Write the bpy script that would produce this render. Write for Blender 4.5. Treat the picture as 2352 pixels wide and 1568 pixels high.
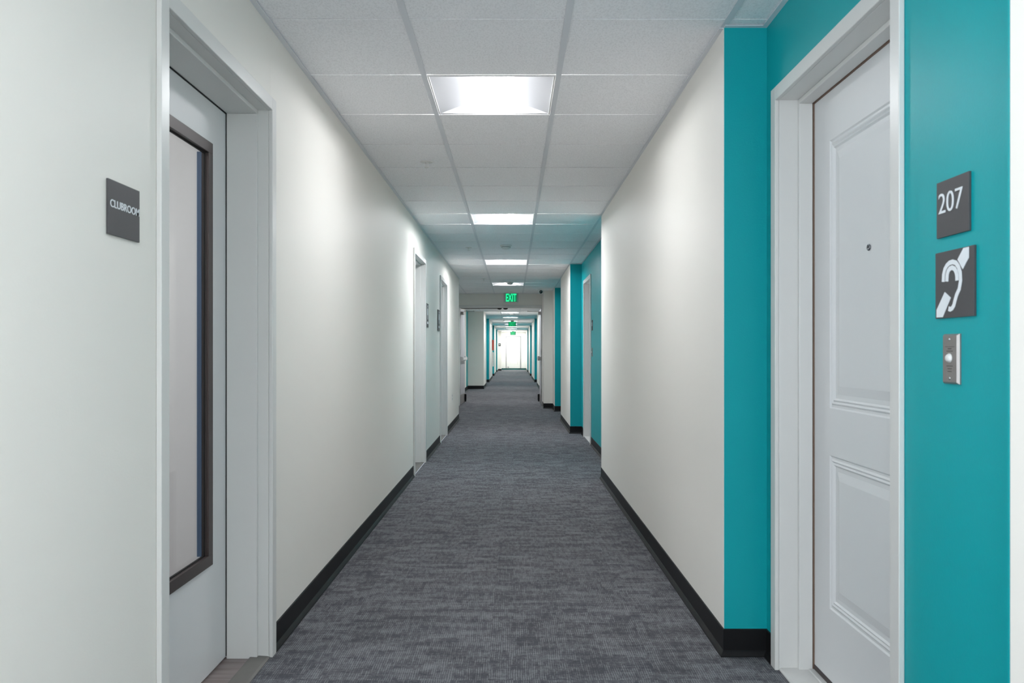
import bpy, bmesh, math, random
from mathutils import Vector, Matrix

for o in list(bpy.data.objects):
    bpy.data.objects.remove(o)
C = bpy.context.scene.collection
random.seed(7)

# ------------------------------------------------------------------ camera, world, exposure
EYE = 1.172
cam_data = bpy.data.cameras.new('camera')
cam_data.lens = 1835 / 2352 * 36
cam_data.sensor_width = 36
cam_data.shift_x = -3 / 2352
cam_data.shift_y = 23 / 2352
cam_data.clip_start = 0.05
cam_data.clip_end = 200
cam_data.dof.use_dof = True
cam_data.dof.focus_distance = 8.0
cam_data.dof.aperture_fstop = 9.0
cam = bpy.data.objects.new('camera', cam_data)
C.objects.link(cam)
cam.location = (0, 0, EYE)
cam.rotation_euler = (math.pi / 2, 0, 0)
bpy.context.scene.camera = cam

world = bpy.data.worlds.new('world')
bpy.context.scene.world = world
world.use_nodes = True
world.node_tree.nodes['Background'].inputs[0].default_value = (0.75, 0.85, 1.0, 1)
world.node_tree.nodes['Background'].inputs[1].default_value = 0.6

vs = bpy.context.scene.view_settings
vs.view_transform = 'Standard'
vs.look = 'None'
vs.gamma = 1
vs.use_curve_mapping = False
vs.exposure = 1.42
cy = bpy.context.scene.cycles
cy.max_bounces = 16
cy.diffuse_bounces = 14
cy.sample_clamp_indirect = 8

# added cool daylight for the near right side, at an unseen window behind camera
dl = bpy.data.lights.new('added_daylight', 'AREA')
dl.shape = 'RECTANGLE'
dl.size = 1.5
dl.size_y = 2.0
dl.energy = 64
dl.color = (0.84, 0.92, 1.0)
dlo = bpy.data.objects.new('added_daylight', dl)
C.objects.link(dlo)
dlo.location = (-0.985, -1.55, 1.35)
dlo.rotation_euler = (0, math.radians(-90 - 26), 0)   # shines along +X and a little upwards

# lens radiance of the corridor fixtures, by ceiling row
LIGHT_ROW = {-11: 7.0, -5: 11.0, 1: 16.5, 7: 33.0, 13: 36.0, 19: 22.0}
LIGHT_FAR = 34.0
LIGHT_END = 44.0
LIGHT_LAST = 46.0

# ------------------------------------------------------------------ materials
def nodes_of(name):
    m = bpy.data.materials.new(name)
    m.use_nodes = True
    nt = m.node_tree
    b = nt.nodes['Principled BSDF']
    return m, nt, b

def srgb(r, g, b):
    f = lambda c: (c / 255 / 12.92) if c <= 10 else ((c / 255 + 0.055) / 1.055) ** 2.4
    return (f(r), f(g), f(b), 1)

def plain(name, col, rough=0.5, metal=0.0, bump=0.0, scale=200, var=0.0, spec=0.5, dist=0.002):
    m, nt, b = nodes_of(name)
    b.inputs['Base Color'].default_value = col
    b.inputs['Roughness'].default_value = rough
    b.inputs['Metallic'].default_value = metal
    b.inputs['Specular IOR Level'].default_value = spec
    tc = nt.nodes.new('ShaderNodeTexCoord')
    nz = nt.nodes.new('ShaderNodeTexNoise')
    nz.inputs['Scale'].default_value = scale
    nz.inputs['Detail'].default_value = 3
    nt.links.new(tc.outputs['Object'], nz.inputs['Vector'])
    if var > 0:
        mx = nt.nodes.new('ShaderNodeMix'); mx.data_type = 'RGBA'
        mx.inputs['A'].default_value = col
        mx.inputs['B'].default_value = tuple(c * (1 - var) for c in col[:3]) + (1,)
        nt.links.new(nz.outputs['Fac'], mx.inputs['Factor'])
        nt.links.new(mx.outputs['Result'], b.inputs['Base Color'])
    if bump > 0:
        bp = nt.nodes.new('ShaderNodeBump')
        bp.inputs['Strength'].default_value = bump
        bp.inputs['Distance'].default_value = dist
        nt.links.new(nz.outputs['Fac'], bp.inputs['Height'])
        nt.links.new(bp.outputs['Normal'], b.inputs['Normal'])
    return m

def emit(name, col, strength):
    m, nt, b = nodes_of(name)
    b.inputs['Base Color'].default_value = (0.8, 0.8, 0.8, 1)
    b.inputs['Emission Color'].default_value = col
    b.inputs['Emission Strength'].default_value = strength
    return m

M = {}
M['cream'] = plain('cream_wall_paint', (0.81, 0.79, 0.745, 1), 0.5, bump=0.12, scale=160, spec=0.35)
M['teal'] = plain('teal_wall_paint', (0.004, 0.36, 0.395, 1), 0.42, bump=0.16, scale=150, spec=0.22)
M['frame'] = plain('white_enamel', (0.68, 0.68, 0.665, 1), 0.34, bump=0.05, scale=90, spec=0.5)
M['leaf'] = plain('white_door_paint', (0.70, 0.71, 0.72, 1), 0.42, bump=0.05, scale=120, spec=0.45)
M['end_white'] = plain('bright_white_paint', (0.80, 0.80, 0.78, 1), 0.5, spec=0.4)
M['tbar'] = plain('ceiling_grid_enamel', (0.72, 0.74, 0.78, 1), 0.4, spec=0.5)
M['black'] = plain('black_vinyl', (0.009, 0.009, 0.010, 1), 0.45, spec=0.2)
M['darkteal'] = plain('teal_vinyl', (0.005, 0.09, 0.085, 1), 0.45)
M['bronze'] = plain('dark_bronze_metal', (0.055, 0.042, 0.040, 1), 0.42, 0.3, spec=0.5)
M['gasket'] = plain('black_rubber', (0.006, 0.006, 0.006, 1), 0.7)
M['sign'] = plain('charcoal_plastic', (0.068, 0.066, 0.070, 1), 0.45, bump=0.05, scale=500, spec=0.4)
M['letter'] = plain('white_plastic_lettering', (0.78, 0.82, 0.86, 1), 0.4)
M['steel'] = plain('brushed_steel', (0.36, 0.34, 0.33, 1), 0.42, 0.75, var=0.15, scale=60)
M['chrome'] = plain('polished_metal', (0.75, 0.77, 0.80, 1), 0.16, 1.0)
M['engrave'] = plain('engraved_dark_text', (0.06, 0.055, 0.055, 1), 0.6)
M['dark_chrome'] = plain('darkened_chrome', (0.22, 0.23, 0.25, 1), 0.22, 1.0)
M['signgrey'] = plain('light_grey_plastic', (0.40, 0.46, 0.43, 1), 0.45)
M['white_plastic'] = plain('white_plastic', (0.74, 0.74, 0.73, 1), 0.4)
M['grey_plastic'] = plain('grey_plastic', (0.35, 0.35, 0.36, 1), 0.45)
M['lens'] = plain('black_glass', (0.004, 0.004, 0.005, 1), 0.08, spec=0.8)
M['red'] = plain('red_enamel', (0.52, 0.075, 0.055, 1), 0.4)
M['weather'] = plain('brown_weatherstrip', (0.16, 0.10, 0.07, 1), 0.6)
M['reducer'] = plain('grey_rubber_reducer', (0.165, 0.155, 0.145, 1), 0.55, var=0.15, scale=30)
M['marble'] = plain('pale_threshold_stone', (0.62, 0.62, 0.61, 1), 0.35, var=0.12, scale=14)
M['slate'] = plain('sky_reflection_blue', (0.06, 0.10, 0.17, 1), 0.5)  # blue of reflected sky put into the base colour
M['roomwhite'] = plain('room_white_paint', (0.70, 0.70, 0.70, 1), 0.6)
M['reflector'] = plain('light_reflector_enamel', (0.50, 0.505, 0.525, 1), 0.6)
M['greydoor'] = plain('grey_door_enamel', (0.42, 0.42, 0.45, 1), 0.4)
for _k, _v in LIGHT_ROW.items(): M['lens_%d' % _k] = emit('lamp_lens', (0.965, 0.98, 1.0, 1), _v)
M['lens_far'] = emit('lamp_lens_bright', (0.95, 0.985, 1.0, 1), LIGHT_FAR)
M['lens_last'] = emit('lamp_lens_last', (0.96, 1.0, 0.985, 1), LIGHT_LAST)
M['lens_end'] = emit('lamp_lens_brightest', (0.96, 1.0, 0.985, 1), LIGHT_END)
M['green'] = emit('green_sign_light', (0.015, 1.0, 0.36, 1), 0.42)
M['green'].node_tree.nodes['Principled BSDF'].inputs['Base Color'].default_value = (0.0, 0.25, 0.08, 1)
M['green_far'] = emit('green_sign_light_far', (0.01, 0.75, 0.22, 1), 0.30)
M['green_far'].node_tree.nodes['Principled BSDF'].inputs['Base Color'].default_value = (0.0, 0.25, 0.08, 1)
M['green_dim'] = emit('green_sign_panel', (0.0, 0.36, 0.14, 1), 0.18)
M['green_dim'].node_tree.nodes['Principled BSDF'].inputs['Base Color'].default_value = (0.005, 0.10, 0.045, 1)

def glass_material():
    m, nt, b = nodes_of('clear_glass')
    tr = nt.nodes.new('ShaderNodeBsdfTransparent')
    tr.inputs['Color'].default_value = (0.93, 0.95, 0.96, 1)
    gl = nt.nodes.new('ShaderNodeBsdfGlossy')
    gl.inputs['Roughness'].default_value = 0.02
    lw = nt.nodes.new('ShaderNodeLayerWeight'); lw.inputs['Blend'].default_value = 0.5
    pw = nt.nodes.new('ShaderNodeMath'); pw.operation = 'POWER'; pw.inputs[1].default_value = 5
    nt.links.new(lw.outputs['Facing'], pw.inputs[0])
    fr = nt.nodes.new('ShaderNodeMath'); fr.operation = 'MULTIPLY_ADD'; fr.inputs[1].default_value = 0.5; fr.inputs[2].default_value = 0.02
    nt.links.new(pw.outputs[0], fr.inputs[0])
    mx = nt.nodes.new('ShaderNodeMixShader')
    nt.links.new(fr.outputs[0], mx.inputs[0])
    nt.links.new(tr.outputs[0], mx.inputs[1])
    nt.links.new(gl.outputs[0], mx.inputs[2])
    nt.links.new(mx.outputs[0], nt.nodes['Material Output'].inputs[0])
    return m
M['glass'] = glass_material()

def tile_material():
    m, nt, b = nodes_of('mineral_fibre_tile')
    L = nt.links.new
    tc = nt.nodes.new('ShaderNodeTexCoord')
    mp = nt.nodes.new('ShaderNodeMapping')
    mp.inputs['Scale'].default_value = (1, 0.55, 1)
    L(tc.outputs['Object'], mp.inputs['Vector'])
    a = nt.nodes.new('ShaderNodeTexNoise'); a.inputs['Scale'].default_value = 150; a.inputs['Detail'].default_value = 4
    L(mp.outputs[0], a.inputs['Vector'])
    v = nt.nodes.new('ShaderNodeTexVoronoi'); v.inputs['Scale'].default_value = 85; v.inputs['Randomness'].default_value = 1
    L(mp.outputs[0], v.inputs['Vector'])
    r = nt.nodes.new('ShaderNodeValToRGB')
    r.color_ramp.elements[0].position = 0.06; r.color_ramp.elements[0].color = (0.72, 0.72, 0.72, 1)
    r.color_ramp.elements[1].position = 0.14; r.color_ramp.elements[1].color = (1, 1, 1, 1)
    L(v.outputs['Distance'], r.inputs[0])
    r2 = nt.nodes.new('ShaderNodeValToRGB')
    r2.color_ramp.elements[0].position = 0.35; r2.color_ramp.elements[0].color = (0.90, 0.90, 0.90, 1)
    r2.color_ramp.elements[1].position = 0.55; r2.color_ramp.elements[1].color = (1, 1, 1, 1)
    L(a.outputs['Fac'], r2.inputs[0])
    mu = nt.nodes.new('ShaderNodeMix'); mu.data_type = 'RGBA'; mu.blend_type = 'MULTIPLY'; mu.inputs['Factor'].default_value = 1
    L(r.outputs[0], mu.inputs['A']); L(r2.outputs[0], mu.inputs['B'])
    mu2 = nt.nodes.new('ShaderNodeMix'); mu2.data_type = 'RGBA'; mu2.blend_type = 'MULTIPLY'; mu2.inputs['Factor'].default_value = 1
    mu2.inputs['A'].default_value = (0.925, 0.93, 0.955, 1)
    L(mu.outputs['Result'], mu2.inputs['B'])
    L(mu2.outputs['Result'], b.inputs['Base Color'])
    b.inputs['Roughness'].default_value = 0.9
    b.inputs['Specular IOR Level'].default_value = 0.2
    bp = nt.nodes.new('ShaderNodeBump'); bp.inputs['Strength'].default_value = 0.25; bp.inputs['Distance'].default_value = 0.002
    L(a.outputs['Fac'], bp.inputs['Height']); L(bp.outputs[0], b.inputs['Normal'])
    return m
M['tile'] = tile_material()

def carpet_material():
    m, nt, b = nodes_of('charcoal_carpet_tile')
    L = nt.links.new
    def node(t, **kw):
        n = nt.nodes.new(t)
        for k, v in kw.items():
            setattr(n, k, v)
        return n
    def math_(op, a, bb=None, c=None, clamp=False):
        n = node('ShaderNodeMath', operation=op, use_clamp=clamp)
        for i, x in enumerate((a, bb, c)):
            if x is None: continue
            if isinstance(x, (int, float)): n.inputs[i].default_value = x
            else: L(x, n.inputs[i])
        return n.outputs[0]
    tc = node('ShaderNodeTexCoord')
    sep = node('ShaderNodeSeparateXYZ'); L(tc.outputs['Object'], sep.inputs[0])
    X, Y = sep.outputs[0], sep.outputs[1]
    T = 0.61
    tx = math_('FLOOR', math_('DIVIDE', math_('ADD', X, 0.09), T))
    ty = math_('FLOOR', math_('DIVIDE', math_('ADD', Y, 0.20), T))
    cmb = node('ShaderNodeCombineXYZ'); L(tx, cmb.inputs[0]); L(ty, cmb.inputs[1])
    wn = node('ShaderNodeTexWhiteNoise'); wn.noise_dimensions = '2D'; L(cmb.outputs[0], wn.inputs['Vector'])
    off = math_('MULTIPLY', wn.outputs['Value'], 37.0)
    def vec(sx, sy, jitter=0.0):
        c = node('ShaderNodeCombineXYZ')
        L(math_('MULTIPLY', X, sx), c.inputs[0]); L(math_('MULTIPLY', Y, sy), c.inputs[1]); L(math_('ADD', off, jitter), c.inputs[2])
        return c.outputs[0]
    def noise(v, detail=2, rough=0.5):
        n = node('ShaderNodeTexNoise'); n.inputs['Scale'].default_value = 1
        n.inputs['Detail'].default_value = detail; n.inputs['Roughness'].default_value = rough
        L(v, n.inputs['Vector']); return n.outputs['Fac']
    # worn patches, longer across the corridor than along it
    patch = noise(vec(5.5, 13, 1.0), 4, 0.65)
    blocks = node('ShaderNodeCombineXYZ')
    L(math_('FLOOR', math_('MULTIPLY', X, 9.0)), blocks.inputs[0]); L(math_('FLOOR', math_('MULTIPLY', Y, 22.0)), blocks.inputs[1]); L(off, blocks.inputs[2])
    wb = node('ShaderNodeTexWhiteNoise'); wb.noise_dimensions = '3D'; L(blocks.outputs[0], wb.inputs['Vector'])
    wob = noise(vec(14, 6, 3.0), 1)
    ribs = math_('MULTIPLY_ADD', math_('SINE', math_('MULTIPLY_ADD', X, 2 * math.pi / 0.0082, math_('MULTIPLY', wob, 9.0))), 0.5, 0.5)
    gate = noise(vec(60, 14, 4.0), 2, 0.6)
    gate2 = node('ShaderNodeMapRange'); L(math_('MULTIPLY_ADD', wb.outputs['Value'], 0.16, gate), gate2.inputs[0])
    gate2.inputs[1].default_value = 0.46; gate2.inputs[2].default_value = 0.70
    cross = noise(vec(60, 190, 5.0), 2, 0.6)
    rows = noise(vec(8, 60, 11.0), 2, 0.6)
    fine = noise(vec(260, 170, 7.0), 2, 0.6)
    s = math_('MULTIPLY', math_('MULTIPLY', ribs, gate2.outputs[0]), 0.62)
    s = math_('ADD', s, math_('MULTIPLY', cross, 0.9))
    s = math_('ADD', s, math_('MULTIPLY', rows, 0.55))
    s = math_('ADD', s, math_('MULTIPLY', patch, 1.15))
    s = math_('ADD', s, math_('MULTIPLY', wb.outputs['Value'], 0.10))
    s = math_('ADD', s, math_('MULTIPLY', fine, 0.85))
    mr = node('ShaderNodeMapRange'); L(s, mr.inputs[0])
    mr.inputs[1].default_value = 1.62; mr.inputs[2].default_value = 2.45
    mr.inputs[3].default_value = 0; mr.inputs[4].default_value = 1
    tint = node('ShaderNodeMix', data_type='RGBA')
    tint.inputs['A'].default_value = (0.062, 0.065, 0.078, 1)
    tint.inputs['B'].default_value = (0.072, 0.071, 0.078, 1)
    L(noise(vec(3, 4, 9.0), 1), tint.inputs['Factor'])
    mx = node('ShaderNodeMix', data_type='RGBA')
    L(tint.outputs['Result'], mx.inputs['A'])
    mx.inputs['B'].default_value = (0.205, 0.210, 0.224, 1)
    L(mr.outputs[0], mx.inputs['Factor'])
    L(mx.outputs['Result'], b.inputs['Base Color'])
    b.inputs['Roughness'].default_value = 0.95
    b.inputs['Specular IOR Level'].default_value = 0.12
    bp = node('ShaderNodeBump'); bp.inputs['Strength'].default_value = 0.35; bp.inputs['Distance'].default_value = 0.002
    L(s, bp.inputs['Height']); L(bp.outputs[0], b.inputs['Normal'])
    return m
M['carpet'] = carpet_material()

def wood_material():
    m, nt, b = nodes_of('grey_wood_plank')
    tc = nt.nodes.new('ShaderNodeTexCoord'); mp = nt.nodes.new('ShaderNodeMapping')
    mp.inputs['Scale'].default_value = (4, 90, 4)
    nt.links.new(tc.outputs['Object'], mp.inputs[0])
    n = nt.nodes.new('ShaderNodeTexNoise'); n.inputs['Scale'].default_value = 1; n.inputs['Detail'].default_value = 5
    nt.links.new(mp.outputs[0], n.inputs['Vector'])
    r = nt.nodes.new('ShaderNodeValToRGB')
    r.color_ramp.elements[0].position = 0.35; r.color_ramp.elements[0].color = (0.17, 0.13, 0.125, 1)
    r.color_ramp.elements[1].position = 0.65; r.color_ramp.elements[1].color = (0.30, 0.25, 0.245, 1)
    nt.links.new(n.outputs['Fac'], r.inputs[0]); nt.links.new(r.outputs[0], b.inputs['Base Color'])
    b.inputs['Roughness'].default_value = 0.45
    return m
M['wood'] = wood_material()

# ------------------------------------------------------------------ mesh helpers
def box(bm, x0, x1, y0, y1, z0, z1):
    x0, x1 = min(x0, x1), max(x0, x1); y0, y1 = min(y0, y1), max(y0, y1); z0, z1 = min(z0, z1), max(z0, z1)
    v = [bm.verts.new(p) for p in ((x0, y0, z0), (x1, y0, z0), (x1, y1, z0), (x0, y1, z0), (x0, y0, z1), (x1, y0, z1), (x1, y1, z1), (x0, y1, z1))]
    for f in ((0, 3, 2, 1), (4, 5, 6, 7), (0, 1, 5, 4), (1, 2, 6, 5), (2, 3, 7, 6), (3, 0, 4, 7)):
        bm.faces.new([v[i] for i in f])

def lathe(bm, prof, origin, axis, n=24):
    """prof: list of (radius, distance along axis)"""
    axis = Vector(axis).normalized()
    up = Vector((0, 0, 1)) if abs(axis.z) < 0.9 else Vector((1, 0, 0))
    a = axis.cross(up).normalized(); c = axis.cross(a).normalized()
    rings = []
    for r, d in prof:
        base = Vector(origin) + axis * d
        if r < 1e-6:
            rings.append([bm.verts.new(base)])
        else:
            rings.append([bm.verts.new(base + (a * math.cos(t) + c * math.sin(t)) * r) for t in (2 * math.pi * i / n for i in range(n))])
    for p, q in zip(rings, rings[1:]):
        for i in range(n):
            j = (i + 1) % n
            if len(p) == 1 and len(q) == 1: continue
            if len(p) == 1: bm.faces.new((p[0], q[j], q[i]))
            elif len(q) == 1: bm.faces.new((p[i], p[j], q[0]))
            else: bm.faces.new((p[i], p[j], q[j], q[i]))
    if len(rings[0]) > 1: bm.faces.new(rings[0])
    if len(rings[-1]) > 1: bm.faces.new(rings[-1])

def obj(name, bm, mat, parent=None, loc=(0, 0, 0), smooth=False, bevel=0.0, tr=None):
    if tr is not None:
        for v in bm.verts:
            v.co = tr(v.co)
    bmesh.ops.recalc_face_normals(bm, faces=bm.faces[:])
    me = bpy.data.meshes.new(name)
    bm.to_mesh(me); bm.free()
    me.materials.append(mat)
    if smooth:
        for p in me.polygons: p.use_smooth = True
    o = bpy.data.objects.new(name, me)
    C.objects.link(o)
    o.location = loc
    if parent is not None: o.parent = parent
    if bevel > 0:
        md = o.modifiers.new('bevel', 'BEVEL'); md.width = bevel; md.segments = 2; md.limit_method = 'ANGLE'
    return o

def empty(name, loc=(0, 0, 0)):
    o = bpy.data.objects.new(name, None)
    o.empty_display_size = 0.1
    C.objects.link(o); o.location = loc
    return o

def tag(o, label=None, cat=None, group=None, kind=None):
    if label: o['label'] = label
    if cat: o['category'] = cat
    if group: o['group'] = group
    if kind: o['kind'] = kind
    return o

def struct(o, label, cat):
    return tag(o, label, cat, None, 'structure')

def copy_tree(o, parent=None):
    c = o.copy(); C.objects.link(c)
    if parent is not None: c.parent = parent
    for ch in [x for x in bpy.data.objects if x.parent == o]:
        copy_tree(ch, c)
    return c

def prism(bm, pts, d0, d1, f):
    """pts 2-D outline; f(p, d) -> 3-D point; solid between d0 and d1"""
    a = [bm.verts.new(f(p, d0)) for p in pts]; b = [bm.verts.new(f(p, d1)) for p in pts]
    bm.faces.new(a); bm.faces.new(b)
    for i in range(len(pts)):
        j = (i + 1) % len(pts); bm.faces.new((a[i], a[j], b[j], b[i]))

def ribbon(pts, w):
    """outline of a stroke of width w along pts"""
    L, R = [], []
    for i, p in enumerate(pts):
        a = pts[max(i - 1, 0)]; b = pts[min(i + 1, len(pts) - 1)]
        dx, dy = b[0] - a[0], b[1] - a[1]; l = math.hypot(dx, dy)
        nx, ny = -dy / l * w / 2, dx / l * w / 2
        L.append((p[0] + nx, p[1] + ny)); R.append((p[0] - nx, p[1] - ny))
    return L, R

def stroke(bm, pts, w, d0, d1, f):
    L, R = ribbon(pts, w)
    n = len(pts)
    V = {}
    for k, d in enumerate((d0, d1)):
        V[k] = ([bm.verts.new(f(p, d)) for p in L], [bm.verts.new(f(p, d)) for p in R])
    for i in range(n - 1):
        for k in (0, 1): bm.faces.new((V[k][0][i], V[k][0][i + 1], V[k][1][i + 1], V[k][1][i]))
        for s in (0, 1): bm.faces.new((V[0][s][i], V[0][s][i + 1], V[1][s][i + 1], V[1][s][i]))
    for i in (0, n - 1): bm.faces.new((V[0][0][i], V[0][1][i], V[1][1][i], V[1][0][i]))

def text_mesh(s, width, height, depth, f, bold=0.0):
    """flat letters filling width x height, mapped by f((u, v), d)"""
    cu = bpy.data.curves.new('lettering', 'FONT'); cu.body = s; cu.size = 1; cu.offset = bold; cu.extrude = 0.5
    cu.resolution_u = 4
    t = bpy.data.objects.new('lettering', cu); C.objects.link(t)
    bpy.context.view_layer.update()
    dg = bpy.context.evaluated_depsgraph_get()
    me = bpy.data.meshes.new_from_object(t.evaluated_get(dg))
    bpy.data.objects.remove(t)
    xs = [v.co.x for v in me.vertices]; ys = [v.co.y for v in me.vertices]; zs = [v.co.z for v in me.vertices]
    x0, x1, y0, y1, z0, z1 = min(xs), max(xs), min(ys), max(ys), min(zs), max(zs)
    bm = bmesh.new(); bm.from_mesh(me); bpy.data.meshes.remove(me)
    for v in bm.verts:
        v.co = Vector(f(((v.co.x - x0) / (x1 - x0) * width, (v.co.y - y0) / (y1 - y0) * height), (v.co.z - z0) / (z1 - z0) * depth))
    return bm

# ------------------------------------------------------------------ layout
XL, XR = -0.937, 0.812          # left and right corridor faces
XT = 0.977                      # back of the teal recesses
CEIL = 2.422
TOPZ = 2.56
Y0, YEND = -4.2, 51.0
TILE, TROW = 0.607, 3.02
FH = 2.095                      # door frame opening height
# door openings along the walls: (near y, far y)
D1 = (2.144, 3.060)
D207 = (2.043, 2.937)
D2 = (7.525, 8.430)
D3 = (10.230, 11.180)
D4 = (10.060, 10.960)
G = 0.02                        # frame thickness

# floor ------------------------------------------------------------
bm = bmesh.new()
box(bm, XL, 1.10, Y0, 17.3, -0.05, 0)
box(bm, -1.60, XL, 13.75, 17.3, -0.05, 0)
box(bm, -1.60, 1.10, 17.3, YEND, -0.05, 0)
struct(obj('floor', bm, M['carpet']), 'charcoal grey streaked carpet tiles running down the whole corridor', 'floor')
bm = bmesh.new(); box(bm, -3.2, XL - 0.062, 0.9, 3.5, -0.05, 0.002)
struct(obj('floor', bm, M['wood']), 'grey brown wood plank floor of the room behind the left glazed door', 'floor')
bm = bmesh.new(); box(bm, XT + 0.14, 1.6, 1.0, 3.4, -0.05, -0.001)
struct(obj('floor', bm, M['wood']), 'floor of the room behind the door numbered 207', 'floor')

# left wall -----------------------------------------------------------
WT = 0.19
def wall_with_openings(bm, xa, xb, ya, yb, ops, z1=TOPZ, ztop=FH + G):
    y = ya
    for a, b in ops:
        box(bm, xa, xb, y, a - G, 0, z1)
        box(bm, xa, xb, a - G, b + G, ztop, z1)
        y = b + G
    box(bm, xa, xb, y, yb, 0, z1)
bm = bmesh.new()
wall_with_openings(bm, XL - WT, XL, -0.55, 13.75, [D1, D2, D3])
box(bm, XL - WT, XL, Y0, -2.55, 0, TOPZ)
box(bm, XL - WT, XL, -2.55, -0.55, 0, 0.60); box(bm, XL - WT, XL, -2.55, -0.55, 2.10, TOPZ)
wl = struct(obj('wall_left', bm, M['cream'], bevel=0.003), 'cream painted left corridor wall with three doorways', 'wall')
bm = bmesh.new()
box(bm, -1.75, -1.55, 13.75, 17.27, 0, TOPZ)
box(bm, -1.55, XL - WT, 13.55, 13.75, 0, TOPZ)
obj('recess_wall', bm, M['cream'], wl)
# beyond the cross-corridor doors, left
FARB = [(25.0, 27.5), (30.5, 35.5), (38.5, 43.0), (46.0, 48.9)]
XLF = -0.925
bm = bmesh.new()
for a, b in FARB: box(bm, -1.55, XLF, a, b, 0, TOPZ)
box(bm, -1.62, -1.42, 17.45, 24.1, 0, TOPZ)
wlf = struct(obj('wall_left', bm, M['cream'], bevel=0.004), 'cream left wall blocks beyond the open double doors', 'wall')
bm = bmesh.new()
box(bm, -1.62, -1.42, 24.1, 25.0, 0, TOPZ)
for a, b in ((27.5, 30.5), (35.5, 38.5), (43.0, 46.0)):
    box(bm, -1.60, -1.09, a, b, 0, TOPZ)
    box(bm, -1.09, XLF, b - 0.006, b - 0.0005, 0.0, TOPZ)
obj('teal_recess', bm, M['teal'], wlf)
bm = bmesh.new()
box(bm, -1.60, -0.735, 48.9, 49.9, 0, TOPZ); box(bm, -1.2, -0.80, 49.9, YEND, 0, TOPZ)
struct(obj('wall_left', bm, M['cream']), 'short grey wall pier near the bright far end of the corridor', 'wall')

# right wall ----------------------------------------------------------
bm = bmesh.new()
for a, b in ((Y0, 1.308), (3.085, 7.376), (11.42, 13.67)):
    box(bm, XR, 1.16, a, b, 0, TOPZ)
box(bm, XR, 1.16, 15.65, 17.27, 0, TOPZ)
wr = struct(obj('wall_right', bm, M['cream'], bevel=0.003), 'cream painted right corridor wall between the teal door recesses', 'wall')
def teal_recess(a, b, ops, parent):
    bm = bmesh.new()
    wall_with_openings(bm, XT, XT + 0.18, a, b, ops)
    box(bm, XR + 0.0015, XT, b - 0.006, b - 0.0005, 0, TOPZ)
    box(bm, XR + 0.0015, XT, a + 0.0005, a + 0.006, 0, TOPZ)
    obj('teal_recess', bm, M['teal'], parent, bevel=0.0)
teal_recess(1.308, 3.085, [D207], wr)
teal_recess(7.376, 11.42, [D4], wr)
teal_recess(13.67, 15.65, [], wr)
bm = bmesh.new()
for a, b in ((17.45, 27.5), (30.5, 35.5), (38.5, 43.0), (46.0, YEND)):
    box(bm, XR, 1.16, a, b, 0, TOPZ)
wrf = struct(obj('wall_right', bm, M['cream'], bevel=0.004), 'cream right wall blocks beyond the open double doors', 'wall')
bm = bmesh.new()
for a, b in ((27.5, 30.5), (35.5, 38.5), (43.0, 46.0)):
    box(bm, XT, 1.16, a, b, 0, TOPZ)
    box(bm, XR, XT, b - 0.006, b - 0.0005, 0.0, TOPZ)
obj('teal_recess', bm, M['teal'], wrf)

# cross-corridor wall with header, pocket pier, end and back walls -----
OL, OR, OH = -1.165, 0.615, 2.113
bm = bmesh.new()
box(bm, -1.60, OL - 0.03, 17.27, 17.45, 0, TOPZ)
box(bm, OR + 0.03, 1.16, 17.27, 17.45, 0, TOPZ)
box(bm, OL - 0.03, OR + 0.03, 17.27, 17.45, OH + 0.03, TOPZ)
box(bm, 0.628, XR, 16.46, 17.27, 0, TOPZ)
struct(obj('wall_middle', bm, M['cream'], bevel=0.003), 'grey shaded cross wall and header over the open double doors', 'wall')
bm = bmesh.new(); box(bm, -1.7, 1.2, YEND, YEND + 0.15, 0, TOPZ)
struct(obj('wall_end', bm, M['end_white']), 'brightly lit white wall closing the far end of the corridor', 'wall')
bm = bmesh.new()
box(bm, -1.2, 1.2, Y0 - 0.15, Y0, 0, TOPZ)
struct(obj('wall_back', bm, M['cream']), 'cream end wall behind the viewer', 'wall')
w = empty('added_window_1', (XL, -1.55, 1.35)); struct(w, 'added white framed window, unseen, in the left wall behind the viewer', 'window')  # unseen window added to go with the daylight on the near right side
bm = bmesh.new()
box(bm, -0.08, 0.012, -1.00, 1.00, -0.75, -0.70); box(bm, -0.08, 0.012, -1.00, 1.00, 0.70, 0.75)
box(bm, -0.08, 0.012, -1.00, -0.95, -0.70, 0.70); box(bm, -0.08, 0.012, 0.95, 1.00, -0.70, 0.70)
obj('added_window_frame', bm, M['frame'], w)

# rooms behind the doors (seen through glass, closing the light in) ----
bm = bmesh.new()
box(bm, -3.2, XL - WT, 3.42, 3.5, 0, TOPZ)
box(bm, -3.28, -3.2, 0.9, 3.5, 0, TOPZ); box(bm, -3.2, XL - WT, 0.85, 0.9, 0, TOPZ)
struct(obj('wall_clubroom', bm, M['roomwhite']), 'white wall seen through the glass of the left door', 'wall')
bm = bmesh.new(); box(bm, -3.2, XL - WT, 0.9, 3.5, 2.50, 2.58)
struct(obj('ceiling', bm, M['roomwhite']), 'plain white ceiling of the room behind the left door', 'ceiling')
bm = bmesh.new()
box(bm, XT + 0.18, 1.6, 3.4, 3.5, 0, TOPZ); box(bm, 1.6, 1.7, 1.0, 3.5, 0, TOPZ); box(bm, XT + 0.18, 1.6, 0.9, 1.0, 0, TOPZ)
struct(obj('wall_apartment', bm, M['roomwhite']), 'wall of the room hidden behind the closed right door', 'wall')

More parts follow.
